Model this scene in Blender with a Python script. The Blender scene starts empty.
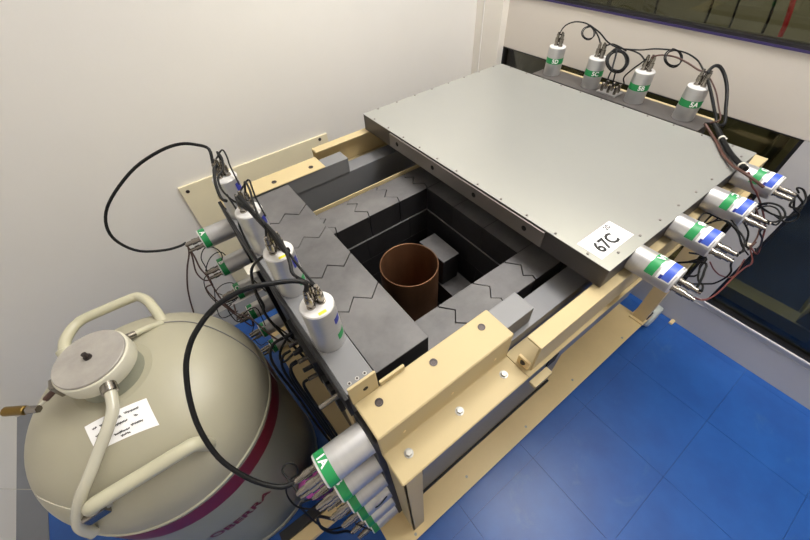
import bpy, bmesh, math, random
from mathutils import Matrix, Vector
random.seed(7)
scene = bpy.context.scene
COL = scene.collection

# ------------------------------------------------------------------ camera
cam_d = bpy.data.cameras.new('camera'); cam = bpy.data.objects.new('camera', cam_d); COL.objects.link(cam)
cam_d.sensor_fit = 'HORIZONTAL'; cam_d.sensor_width = 36.0
cam_d.lens = 355.7186 * 36.0 / 810.0
cam_d.clip_start = 0.02; cam_d.clip_end = 60
right = (0.801015, -0.596954, -0.044941); down = (-0.470907, -0.581968, -0.662993); fwd = (0.369622, 0.552231, -0.747275)
m = Matrix(((right[0], -down[0], -fwd[0], 0), (right[1], -down[1], -fwd[1], 0), (right[2], -down[2], -fwd[2], 1.82), (0, 0, 0, 1)))
cam.matrix_world = m
scene.camera = cam

# ------------------------------------------------------------------ world, light, exposure
w = bpy.data.worlds.new('world'); scene.world = w; w.use_nodes = True
w.node_tree.nodes['Background'].inputs[0].default_value = (0.8, 0.85, 0.9, 1)
w.node_tree.nodes['Background'].inputs[1].default_value = 0.05
scene.view_settings.view_transform = 'Standard'; scene.view_settings.look = 'None'
scene.view_settings.gamma = 1.0; scene.view_settings.use_curve_mapping = False
scene.view_settings.exposure = 0.0
scene.cycles.max_bounces = 14; scene.cycles.diffuse_bounces = 8
CEIL = 3.5
LAMPS = [(1.35, 0.0, 38.0, 0.6, 1.2), (1.25, 1.0, 27.0, 1.2, 0.6)]   # x, y, watts, size x, size y of the ceiling fixtures
LAMP_COLOR = (0.985, 1.0, 1.025)
ROOM2_W = 85.0

# ------------------------------------------------------------------ helpers
def lin(r, g, b):
    f = lambda c: (c / 255 / 12.92) if c / 255 <= 0.04045 else ((c / 255 + 0.055) / 1.055) ** 2.4
    return (f(r), f(g), f(b), 1)

def material(name, rgb, rough=0.5, metal=0.0, var=0.0, scale=8.0, bump=0.0, bscale=60.0, spec=0.5, rgb2=None, stretch=None, coat=0.0):
    mt = bpy.data.materials.new(name); mt.use_nodes = True
    nt = mt.node_tree; b = nt.nodes['Principled BSDF']
    b.inputs['Base Color'].default_value = lin(*rgb); b.inputs['Roughness'].default_value = rough
    b.inputs['Metallic'].default_value = metal; b.inputs['Specular IOR Level'].default_value = spec
    if coat: b.inputs['Coat Weight'].default_value = coat; b.inputs['Coat Roughness'].default_value = 0.2
    if var or bump or rgb2:
        tc = nt.nodes.new('ShaderNodeTexCoord'); mp = nt.nodes.new('ShaderNodeMapping')
        nt.links.new(tc.outputs['Object'], mp.inputs['Vector'])
        if stretch: mp.inputs['Scale'].default_value = stretch
    if var or rgb2:
        n = nt.nodes.new('ShaderNodeTexNoise'); n.inputs['Scale'].default_value = scale; n.inputs['Detail'].default_value = 6
        n.inputs['Roughness'].default_value = 0.62
        nt.links.new(mp.outputs[0], n.inputs['Vector'])
        r = nt.nodes.new('ShaderNodeValToRGB')
        c = lin(*rgb); c2 = lin(*rgb2) if rgb2 else tuple(x * (1 - var) for x in c[:3]) + (1,)
        r.color_ramp.elements[0].position = 0.32; r.color_ramp.elements[1].position = 0.68
        r.color_ramp.elements[0].color = c2
        r.color_ramp.elements[1].color = c if rgb2 else tuple(min(1, x * (1 + var)) for x in c[:3]) + (1,)
        nt.links.new(n.outputs['Fac'], r.inputs['Fac']); nt.links.new(r.outputs['Color'], b.inputs['Base Color'])
    if bump:
        n2 = nt.nodes.new('ShaderNodeTexNoise'); n2.inputs['Scale'].default_value = bscale; n2.inputs['Detail'].default_value = 4
        nt.links.new(mp.outputs[0], n2.inputs['Vector'])
        bm_ = nt.nodes.new('ShaderNodeBump'); bm_.inputs['Strength'].default_value = bump; bm_.inputs['Distance'].default_value = 0.004
        nt.links.new(n2.outputs['Fac'], bm_.inputs['Height']); nt.links.new(bm_.outputs['Normal'], b.inputs['Normal'])
    return mt

def glass_material(name, tint, refl_rough=0.02):
    mt = bpy.data.materials.new(name); mt.use_nodes = True; nt = mt.node_tree
    nt.nodes.remove(nt.nodes['Principled BSDF']); out = nt.nodes['Material Output']
    t = nt.nodes.new('ShaderNodeBsdfTransparent'); t.inputs[0].default_value = lin(*tint)
    g = nt.nodes.new('ShaderNodeBsdfGlossy'); g.inputs['Roughness'].default_value = refl_rough
    f = nt.nodes.new('ShaderNodeFresnel'); f.inputs['IOR'].default_value = 1.5
    mx = nt.nodes.new('ShaderNodeMixShader')
    nt.links.new(f.outputs[0], mx.inputs[0]); nt.links.new(t.outputs[0], mx.inputs[1]); nt.links.new(g.outputs[0], mx.inputs[2])
    nt.links.new(mx.outputs[0], out.inputs[0])
    return mt

def emission(name, rgb, s):
    mt = bpy.data.materials.new(name); mt.use_nodes = True; b = mt.node_tree.nodes['Principled BSDF']
    b.inputs['Emission Color'].default_value = lin(*rgb); b.inputs['Emission Strength'].default_value = s
    b.inputs['Base Color'].default_value = lin(*rgb)
    return mt

M = dict(
    wall=material('wall_paint', (224, 221, 216), 0.75, var=0.02, scale=1.6, bump=0.05, bscale=90),
    post=material('post_paint', (228, 223, 214), 0.5),
    band=material('band_panel_paint', (208, 201, 192), 0.5, var=0.015, scale=2.5),
    kick=material('grey_panel_paint', (196, 194, 194), 0.5, var=0.02, scale=3),
    ceil=material('ceiling_paint', (235, 232, 225), 0.9),
    grey_floor=material('grey_floor', (120, 122, 128), 0.5, var=0.05),
    floor_joint=material('floor_joint', (24, 46, 92), 0.7),
    trimdark=material('dark_frame_trim', (22, 21, 24), 0.4),
    trimpurple=material('purple_frame_trim', (52, 42, 92), 0.35),
    trimlight=material('light_frame_trim', (225, 222, 222), 0.35),
    cream=material('cream_enamel', (190, 172, 132), 0.5, spec=0.22, var=0.03, scale=3, bump=0.03, bscale=200),
    tan=material('tan_enamel', (226, 202, 152), 0.42, spec=0.4, var=0.05, scale=4, bump=0.03, bscale=200),
    plate=material('cream_wall_plate', (230, 220, 190), 0.5, var=0.02, scale=3),
    steel=material('grey_painted_steel', (122, 122, 124), 0.5, metal=0.15, spec=0.35, var=0.04, scale=5),
    steel_dark=material('dark_sheet_steel', (98, 94, 92), 0.42, metal=0.5, var=0.08, scale=4),
    lidtop=material('lid_sheet_metal', (162, 162, 157), 0.4, metal=0.4, var=0.02, scale=2.5),
    lidside=material('lid_side_steel', (84, 80, 78), 0.4, metal=0.6, var=0.08, scale=5),
    bracket=material('bracket_steel', (138, 132, 128), 0.4, metal=0.6, var=0.06, scale=6),
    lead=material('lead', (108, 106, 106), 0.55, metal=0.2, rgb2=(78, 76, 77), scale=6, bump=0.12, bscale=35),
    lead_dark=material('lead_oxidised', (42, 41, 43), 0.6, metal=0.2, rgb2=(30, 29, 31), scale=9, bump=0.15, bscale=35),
    copper=material('copper', (128, 92, 66), 0.42, metal=0.75, rgb2=(100, 70, 50), scale=9, stretch=(1, 1, 0.2)),
    alu=material('brushed_aluminium', (196, 195, 195), 0.36, metal=0.7, var=0.03, scale=30, stretch=(0.4, 0.4, 6)),
    alu_white=material('white_anodised_cap', (218, 216, 214), 0.45, metal=0.15),
    nickel=material('nickel_plated', (146, 140, 132), 0.26, metal=0.95),
    green=material('green_tape', (30, 142, 78), 0.45),
    blue=material('blue_print', (62, 92, 196), 0.45),
    darkblue=material('dark_blue_ink', (40, 48, 140), 0.45),
    white=material('white_paper', (244, 243, 243), 0.6),
    ink=material('black_ink', (22, 22, 26), 0.6),
    yellow=material('yellow_sticker', (226, 214, 60), 0.5),
    cable=material('black_rubber', (12, 12, 13), 0.5, spec=0.3),
    cable_b=material('brown_wire', (78, 50, 42), 0.5),
    cable_r=material('red_brown_wire', (112, 58, 54), 0.45),
    cable_red=material('red_wire', (190, 30, 44), 0.45),
    tie=material('white_cable_tie', (228, 222, 208), 0.5),
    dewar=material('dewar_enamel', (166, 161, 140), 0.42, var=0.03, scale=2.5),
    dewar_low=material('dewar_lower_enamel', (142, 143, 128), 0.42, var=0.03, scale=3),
    handle=material('handle_enamel', (188, 184, 160), 0.35),
    dred=material('dark_red_stripe', (106, 14, 38), 0.4),
    dcap=material('cap_plate', (172, 167, 160), 0.5, metal=0.2, rgb2=(156, 151, 145), scale=20),
    capring=material('cap_ring_cream', (206, 202, 184), 0.4),
    hose=material('milky_hose', (190, 186, 168), 0.25, coat=0.4),
    brass=material('brass', (122, 98, 48), 0.35, metal=0.85),
    pink=material('pink_plastic', (226, 110, 196), 0.4),
    bolt_dark=material('dark_bolt', (62, 54, 52), 0.4, metal=0.5),
    bolt_zinc=material('zinc_bolt', (176, 174, 168), 0.42, metal=0.5),
    hole=material('hole_dark', (14, 13, 13), 0.8),
    rubber=material('pale_rubber_wheel', (206, 212, 206), 0.5),
    black=material('black_plastic', (26, 25, 27), 0.5),
    olive=material('olive_paint', (112, 110, 74), 0.6, var=0.08, scale=3),
    olive_dark=material('olive_dark_paint', (74, 72, 50), 0.7, var=0.1, scale=2),
    navy=material('navy_lino', (44, 54, 72), 0.5, var=0.1, scale=2),
    room2=material('dim_room_paint', (120, 118, 100), 0.8, var=0.08, scale=2),
    teal=material('teal_plastic', (60, 110, 104), 0.5),
    glass=glass_material('tinted_glass', (206, 206, 196)),
    lampbox=material('lamp_housing', (240, 240, 240), 0.4),
    diffuser=emission('lamp_diffuser', (255, 246, 228), 6.0),
)

def floor_material():
    mt = material('blue_vinyl', (40, 94, 172), 0.36, rgb2=(35, 82, 156), scale=5, bump=0.04, bscale=14, spec=0.5)
    nt = mt.node_tree; b = nt.nodes['Principled BSDF']
    # scuffs: pale, thin, worn patches
    tc = nt.nodes.new('ShaderNodeTexCoord'); n = nt.nodes.new('ShaderNodeTexNoise'); n.inputs['Scale'].default_value = 3.2
    n.inputs['Detail'].default_value = 9; n.inputs['Roughness'].default_value = 0.72; n.inputs['Distortion'].default_value = 1.2
    nt.links.new(tc.outputs['Object'], n.inputs['Vector'])
    r = nt.nodes.new('ShaderNodeValToRGB'); r.color_ramp.elements[0].position = 0.60; r.color_ramp.elements[1].position = 0.78
    r.color_ramp.elements[0].color = (0, 0, 0, 1); r.color_ramp.elements[1].color = (0.35, 0.35, 0.35, 1)
    nt.links.new(n.outputs['Fac'], r.inputs['Fac'])
    mx = nt.nodes.new('ShaderNodeMix'); mx.data_type = 'RGBA'
    src = b.inputs['Base Color'].links[0].from_socket
    nt.links.new(r.outputs['Color'], mx.inputs[0]); nt.links.new(src, mx.inputs[6]); mx.inputs[7].default_value = lin(96, 132, 168)
    nt.links.new(mx.outputs[2], b.inputs['Base Color'])
    return mt
M['floor'] = floor_material()

class MB:
    """collects geometry in world (or local) coordinates"""
    def __init__(s): s.v = []; s.f = []; s.sm = []
    def add(s, vs, fs, smooth=False):
        o = len(s.v); s.v += [tuple(v) for v in vs]; s.f += [tuple(i + o for i in f) for f in fs]; s.sm += [smooth] * len(fs); return s
    def box(s, x0, x1, y0, y1, z0, z1, b=0.0):
        bm = bmesh.new(); bmesh.ops.create_cube(bm, size=1)
        for v in bm.verts: v.co = ((x0 + x1) / 2 + v.co.x * (x1 - x0), (y0 + y1) / 2 + v.co.y * (y1 - y0), (z0 + z1) / 2 + v.co.z * (z1 - z0))
        if b: bmesh.ops.bevel(bm, geom=bm.edges[:], offset=b, segments=2, profile=0.7, affect='EDGES')
        bm.verts.index_update(); s.add([v.co[:] for v in bm.verts], [[v.index for v in f.verts] for f in bm.faces]); bm.free(); return s
    def prism(s, poly, z0, z1, b=0.0):
        bm = bmesh.new(); vs = [bm.verts.new((x, y, z0)) for x, y in poly]; f = bm.faces.new(vs); f.normal_update()
        if f.normal.z < 0: f.normal_flip()
        r = bmesh.ops.extrude_face_region(bm, geom=[f])
        for e in r['geom']:
            if isinstance(e, bmesh.types.BMVert): e.co.z = z1
        bmesh.ops.recalc_face_normals(bm, faces=bm.faces[:])
        if b: bmesh.ops.bevel(bm, geom=bm.edges[:], offset=b, segments=1, affect='EDGES')
        bm.verts.index_update(); s.add([v.co[:] for v in bm.verts], [[v.index for v in f.verts] for f in bm.faces]); bm.free(); return s
    def profile_x(s, poly_yz, x0, x1, b=0.0):
        """extrude a Y-Z polygon along X"""
        t = MB().prism(poly_yz, x0, x1, b)
        s.add([(z, x, y) for x, y, z in t.v], t.f); return s
    def lathe(s, prof, c=(0, 0, 0), seg=32, frame=None, smooth=True):
        """prof: list of (r, h); axis +Z of frame at c"""
        fr = frame or Matrix.Identity(3); c = Vector(c); vs = []; fs = []
        for r, h in prof:
            for k in range(seg):
                a = 2 * math.pi * k / seg; vs.append(c + fr @ Vector((r * math.cos(a), r * math.sin(a), h)))
        for i in range(len(prof) - 1):
            for k in range(seg):
                k2 = (k + 1) % seg
                fs.append((i * seg + k, i * seg + k2, (i + 1) * seg + k2, (i + 1) * seg + k))
        s.add(vs, fs, smooth)
        if prof[0][0] > 1e-6: s.add(vs[:seg], [tuple(range(seg - 1, -1, -1))])
        if prof[-1][0] > 1e-6: s.add(vs[-seg:], [tuple(range(seg))])
        return s
    def cyl(s, p0, p1, r, seg=20, ch=0.0):
        p0, p1 = Vector(p0), Vector(p1); d = p1 - p0; h = d.length
        fr = d.to_track_quat('Z', 'Y').to_matrix()
        prof = [(r, 0), (r, h)] if not ch else [(r - ch, 0), (r, ch), (r, h - ch), (r - ch, h)]
        if not ch: return s.lathe(prof, p0, seg, fr)
        # sharp chamfers: separate rings
        s.lathe(prof[1:3], p0, seg, fr)
        s.lathe([(prof[2][0], h - ch), prof[3]], p0, seg, fr, False); s.lathe([prof[0], prof[1]], p0, seg, fr, False); return s
    def hexbolt(s, c, r, h, axis=(0, 0, 1)):
        fr = Vector(axis).to_track_quat('Z', 'Y').to_matrix()
        s.lathe([(r * 1.35, 0), (r * 1.35, h * 0.25)], c, 16, fr, False); s.lathe([(r, h * 0.25), (r, h), (r * 0.8, h * 1.1)], c, 6, fr, False); return s
    def disc(s, c, r, axis=(0, 0, 1), h=0.001, seg=14):
        return s.lathe([(r, 0), (r, h)], c, seg, Vector(axis).to_track_quat('Z', 'Y').to_matrix(), False)
    def sweep(s, pts, r, seg=8, sub=5, r_end=None):
        P = catmull([Vector(p) for p in pts], sub) if sub > 1 else [Vector(p) for p in pts]
        n = len(P); t0 = (P[1] - P[0]).normalized()
        u = t0.orthogonal().normalized(); rings = []; prev = t0
        for i in range(n):
            t = (P[min(i + 1, n - 1)] - P[max(i - 1, 0)]).normalized()
            q = prev.rotation_difference(t); u = (q @ u).normalized(); u = (u - t * u.dot(t)).normalized(); v = t.cross(u); prev = t
            rr = r
            rings.append([P[i] + (u * math.cos(2 * math.pi * k / seg) + v * math.sin(2 * math.pi * k / seg)) * rr for k in range(seg)])
        vs = [p for ring in rings for p in ring]; fs = []
        for i in range(n - 1):
            for k in range(seg):
                k2 = (k + 1) % seg; fs.append((i * seg + k, i * seg + k2, (i + 1) * seg + k2, (i + 1) * seg + k))
        s.add(vs, fs, True); s.add(rings[0], [tuple(range(seg - 1, -1, -1))]); s.add(rings[-1], [tuple(range(seg))]); return s
    def build(s, name, mat, parent=None, org=None):
        o_ = Vector(org) if org is not None else (ORG.get(parent.as_pointer(), Vector((0, 0, 0))) if parent else Vector((0, 0, 0)))
        me = bpy.data.meshes.new(name); me.from_pydata([Vector(v) - o_ for v in s.v], [], s.f)
        me.polygons.foreach_set('use_smooth', s.sm); me.materials.append(mat); me.update()
        ob = bpy.data.objects.new(name, me); COL.objects.link(ob)
        if parent: ob.parent = parent
        elif org is not None: ob.location = o_
        ORG[ob.as_pointer()] = o_
        return ob
ORG = {}

def catmull(P, sub):
    out = []
    for i in range(len(P) - 1):
        p0 = P[i - 1] if i > 0 else P[i] * 2 - P[i + 1]; p1, p2 = P[i], P[i + 1]; p3 = P[i + 2] if i + 2 < len(P) else P[i + 1] * 2 - P[i]
        for k in range(sub):
            t = k / sub
            out.append(0.5 * ((2 * p1) + (p2 - p0) * t + (2 * p0 - 5 * p1 + 4 * p2 - p3) * t * t + (3 * p1 - p0 - 3 * p2 + p3) * t ** 3))
    out.append(P[-1]); return out

def tag(o, label=None, cat=None, group=None, kind=None):
    if label: o['label'] = label
    if cat: o['category'] = cat
    if group: o['group'] = group
    if kind: o['kind'] = kind
    return o
def empty(name, loc, label, cat, group=None):
    o = bpy.data.objects.new(name, None); COL.objects.link(o); o.location = loc; o.empty_display_size = 0.05
    ORG[o.as_pointer()] = Vector(loc); return tag(o, label, cat, group)
def struct(o, label): return tag(o, label, o.name.split('_')[0] if not o.name.startswith('wall') else 'wall', kind='structure')

_txt = {}
BOLD = .03
def text_mesh(body, size):
    """flat text outline as (verts 2D, faces), centred"""
    key = (body, size)
    if key in _txt: return _txt[key]
    cu = bpy.data.curves.new('t', 'FONT'); cu.body = body; cu.size = size; cu.offset = size * BOLD; cu.align_x = 'CENTER'; cu.align_y = 'CENTER'; cu.resolution_u = 3
    ob = bpy.data.objects.new('t', cu); COL.objects.link(ob); bpy.context.view_layer.update()
    me = bpy.data.meshes.new_from_object(ob.evaluated_get(bpy.context.evaluated_depsgraph_get()))
    r = ([tuple(v.co[:2]) for v in me.vertices], [tuple(p.vertices) for p in me.polygons])
    bpy.data.objects.remove(ob); bpy.data.curves.remove(cu); bpy.data.meshes.remove(me); _txt[key] = r; return r


# ------------------------------------------------------------------ the room
XL, XR, YF, YB = -1.308, 1.885, -1.55, 1.80
fl = struct(MB().box(XL - .1, XR + .065, YF - .1, YB + .1, -0.06, -0.003).build('floor', M['floor_joint']), 'blue vinyl tile floor with a grey border along the walls')
TS = 0.391; xs = [0.277 - TS * k for k in range(4, 0, -1)] + [0.277 + TS * k for k in range(0, 5)]
xs = [-1.19] + [x for x in xs if x > -1.15] + [XR - .002]; xs = sorted(set(round(x, 4) for x in xs if x <= XR))
ys = [-1.54] + [0.048 + TS * k for k in range(-4, 5) if -1.5 < 0.048 + TS * k < 1.6] + [1.64]
for i in range(len(xs) - 1):
    for j in range(len(ys) - 1):
        if xs[i + 1] - xs[i] < .01: continue
        g = 0.0006
        MB().box(xs[i] + g, xs[i + 1] - g, ys[j] + g, ys[j + 1] - g, -0.003, 0.0).build('tile', M['floor'], fl)
MB().box(XL, -1.191, YF, YB, -.003, .0005).build('border_strip', M['grey_floor'], fl)
MB().box(-1.19, XR, 1.641, YB, -.003, .0005).build('border_strip', M['grey_floor'], fl)
struct(MB().box(XL - .1, XR + .2, YB, YB + .1, -.06, CEIL).build('wall_back', M['wall']), 'plain cream back wall behind the shield and the dewar')
struct(MB().box(XL - .1, XL, YF, YB, -.06, CEIL).build('wall_left', M['wall']), 'cream side wall at the far left of the dewar')
struct(MB().box(XL - .1, XR + .2, YF - .1, YF, -.06, CEIL).build('wall_front', M['wall']), 'cream wall opposite the back wall, behind the viewer')
struct(MB().box(XL - .1, XR + .2, YF - .1, YB + .1, CEIL, CEIL + .08).build('ceiling', M['ceil']), 'white ceiling with two lamp fixtures')
# right partition: grey plinth, pillar, white band, header; panes between
wr = struct(MB().box(XR, XR + .06, YF, YB, 1.092, 1.347, .003).build('wall_right', M['band']), 'white panelled partition with windows above and below its band')
MB().box(XR - .002, XR + .06, YF, YB, -.003, .238, .003).build('plinth_panel', M['kick'], wr)
MB().box(XR, XR + .06, -.004, .122, .238, 1.092, .002).build('pillar', M['kick'], wr)
MB().box(XR, XR + .06, YF, YB, 2.35, CEIL, .003).build('header_panel', M['band'], wr)
MB().box(XR - .004, XR, YF, .045, .20, .203).build('panel_joint', M['kick'], wr)
tr = struct(MB().box(XR - .05, XR + .06, 1.6, YB, -.003, CEIL, .004).build('trim_1', M['post']), 'white corner post where the back wall meets the partition')
MB().box(XR - .056, XR - .05, 1.735, 1.74, 0, CEIL).build('post_joint', M['wall'], tr)
def window(name, y0, y1, z0, z1, label, purple=False):
    f = MB(); t = .016; x0, x1 = XR - .004, XR + .045
    wd = MB().box(XR + .018, XR + .026, y0 + .006, y1 - .006, z0 + .006, z1 - .006).build(name, M['glass']); struct(wd, label)
    for nm, b, mt in (('sill_frame', (x0, x1, y0, y1, z0, z0 + t), 'trimdark'), ('head_frame', (x0 + .004, x1, y0, y1, z1 - t * .3, z1), 'trimdark'),
                      ('side_frame', (x0 + .004, x1, y0, y0 + t * .8, z0, z1), 'trimdark'), ('side_frame', (x0 + .004, x1, y1 - t * .8, y1, z0, z1), 'trimdark')):
        MB().box(*b, .001).build(nm, M[mt], wd)
    if purple: MB().box(x0 - .003, x0, y0, y1, z0 - .002, z0 + .006).build('sill_strip', M['trimpurple'], wd)
    else: MB().box(x0 - .008, x0, y0, y1, z0 - .004, z0 + .003).build('sill_strip', M['trimlight'], wd)
    return wd
window('window_1', YF + .02, 1.6, 1.347, 2.35, 'long upper window over the white band, dim room behind it', True)
window('window_2', .122, 1.6, .238, 1.092, 'lower window pane behind the lid of the shield')
window('window_3', YF + .02, -.004, .238, 1.092, 'lower window pane right of the grey pillar')
# the dim room behind the partition
X2 = 4.3
struct(MB().box(XR + .06, X2, -2.2, 3.6, -.06, 0).build('floor_behind_glass', M['navy']), 'dark navy floor of the room seen through the glass')
struct(MB().box(X2, X2 + .08, -2.2, 3.6, -.06, 2.7).build('wall_behind_glass', M['room2']), 'dim olive wall of the room seen through the glass')
struct(MB().box(XR + .06, X2, 3.6, 3.68, -.06, 2.7).build('wall_beyond_back', M['room2']), 'dim end wall of the room behind the glass')
struct(MB().box(XR + .06, X2, -2.28, -2.2, -.06, 2.7).build('wall_beyond_front', M['room2']), 'dim near end wall of the room behind the glass')
struct(MB().box(XR + .2, X2 + .08, -2.28, 3.68, 2.7, 2.78).build('ceiling_behind_glass', M['room2']), 'dim ceiling of the room behind the glass')

# lamps on the ceiling
for i, (lx, ly, wt, sx, sy) in enumerate(LAMPS):
    e = empty('ceiling_lamp', (lx, ly, CEIL), ['long white ceiling lamp above the blue floor', 'long white ceiling lamp nearest the back wall'][i], 'lamp', 'ceiling lamps')
    MB().box(lx - sx / 2 - .02, lx + sx / 2 + .02, ly - sy / 2 - .02, ly + sy / 2 + .02, CEIL - .06, CEIL, .004).build('housing', M['lampbox'], e)
    MB().box(lx - sx / 2, lx + sx / 2, ly - sy / 2, ly + sy / 2, CEIL - .066, CEIL - .06).build('diffuser', M['diffuser'], e)
    ld = bpy.data.lights.new('lamp_light', 'AREA'); ld.shape = 'RECTANGLE'; ld.size = sx; ld.size_y = sy; ld.energy = wt; ld.color = LAMP_COLOR
    lo = bpy.data.objects.new('lamp_light', ld); COL.objects.link(lo); lo.parent = e; lo.location = (0, 0, -.075)
e = empty('ceiling_lamp', (2.55, .8, 2.7), 'dim lamp on the ceiling of the room behind the glass', 'lamp')
MB().box(2.4, 2.7, .2, 1.4, 2.64, 2.70, .004).build('housing', M['lampbox'], e)
ld = bpy.data.lights.new('lamp_light', 'AREA'); ld.shape = 'RECTANGLE'; ld.size = .3; ld.size_y = 1.2; ld.energy = ROOM2_W; ld.color = (1, .95, .78)
lo = bpy.data.objects.new('lamp_light', ld); COL.objects.link(lo); lo.parent = e; lo.location = (0, 0, -.07)

# things in the room behind the glass
b = empty('steel_frame', (2.33, -.3, 0), 'low olive steel frame on the floor behind the lower right pane', 'frame')
MB().box(2.26, 2.36, -.46, .3, .02, .10, .004).build('beam', M['olive'], b)
MB().box(2.27, 2.35, -.46, -.36, .10, .75, .004).build('post', M['olive'], b)
MB().box(2.36, 3.0, -.44, -.36, .02, .10, .004).build('cross_beam', M['olive'], b)
for yy in (-.44, .26): MB().box(2.27, 2.35, yy, yy + .04, 0, .02).build('foot', M['black'], b)
c = empty('equipment_cabinet', (3.7, .9, 0), 'olive equipment cabinet standing behind the pane under the white band', 'cabinet')
MB().box(3.3, 4.2, .1, 2.6, 0.06, .78, .01).build('body', M['olive_dark'], c)
for k in range(4):
    d = MB().box(3.285, 3.3, .13 + k * .62, .71 + k * .62, .1, .74, .004).build('door', M['olive_dark'], c)
    MB().box(3.27, 3.285, .64 + k * .62, .66 + k * .62, .4, .5, .003).build('handle', M['nickel'], d)
MB().box(3.32, 4.18, .12, 2.58, 0, .06).build('base', M['black'], c)
t = empty('tool_box', (2.75, -.62, 0), 'teal box on the dark floor right of the olive frame', 'box')
MB().box(2.55, 2.95, -.78, -.5, 0, .3, .01).build('body', M['teal'], t)
for k in range(4): MB().box(2.6 + k * .09, 2.64 + k * .09, -.5, -.497, .08, .22).build('slot', M['ink'], t)
MB().box(2.55, 2.95, -.78, -.5, .302, .33, .01).build('lid', M['teal'], t)
c = empty('work_bench', (3.2, 1.0, 0), 'grey work bench behind the upper window', 'bench')

# bench behind the upper window is only seen as a dim surface with hanging leads
MB().box(2.35, 3.0, .2, 2.4, .93, .96, .004).build('bench_top', M['room2'], c)
for xx in (2.4, 2.92):
    for yy in (.25, 2.3): MB().box(xx, xx + .04, yy, yy + .04, 0, .93).build('leg', M['olive_dark'], c)
HANG = [
    ('black lead hanging behind the upper window, leftmost', [(2.6, 1.25, 1.9), (2.62, 1.2, 1.5), (2.58, 1.12, 1.2), (2.6, 1.1, .965)], 'cable', .006),
    ('black lead hanging left of the red lead behind the upper window', [(2.62, .98, 2.0), (2.58, .9, 1.5), (2.6, .86, 1.2), (2.62, .9, .967)], 'cable', .006),
    ('thin black lead crossing the pale gap behind the upper window', [(2.7, .85, 1.9), (2.62, .78, 1.4), (2.6, .74, 1.15), (2.55, .8, .967)], 'cable', .005),
    ('black lead closest to the red lead behind the upper window', [(2.62, .72, 1.9), (2.6, .66, 1.5), (2.62, .6, 1.2), (2.6, .64, .967)], 'cable', .006),
    ('red lead hanging behind the upper window', [(2.6, .63, 2.1), (2.59, .585, 1.5), (2.6, .52, 1.2), (2.62, .55, .968)], 'cable_red', .010),
    ('black lead right of the red lead behind the upper window', [(2.62, .5, 2.0), (2.6, .46, 1.4), (2.62, .4, 1.2), (2.6, .42, .967)], 'cable', .006),
]
for lab, pts, mt, r in HANG: tag(MB().sweep(pts, r, 6).build('hanging_lead', M[mt]), lab, 'cable', 'leads behind the upper window')
b = empty('instrument_box', (2.7, 1.6, .96), 'grey instrument box on the bench behind the upper window', 'instrument')
MB().box(2.5, 2.9, 1.35, 1.95, .96, 1.5, .008).build('case', M['olive_dark'], b)
MB().box(2.49, 2.5, 1.38, 1.92, .99, 1.47).build('front_panel', M['room2'], b)
for k in range(3): MB().cyl((2.49, 1.5 + k * .14, 1.2), (2.47, 1.5 + k * .14, 1.2), .025).build('knob', M['black'], b)


# ------------------------------------------------------------------ cart: cream steel frame on castors
cart = empty('shield_cart', (.8, .75, 0), 'cream steel cart frame carrying the lead shield, its rails and plates', 'cart')
MY = 1.498                                            # the frame repeats on the far side, mirrored about y = MY/2
def my(y, s): return y if s == 0 else MY - y
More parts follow.
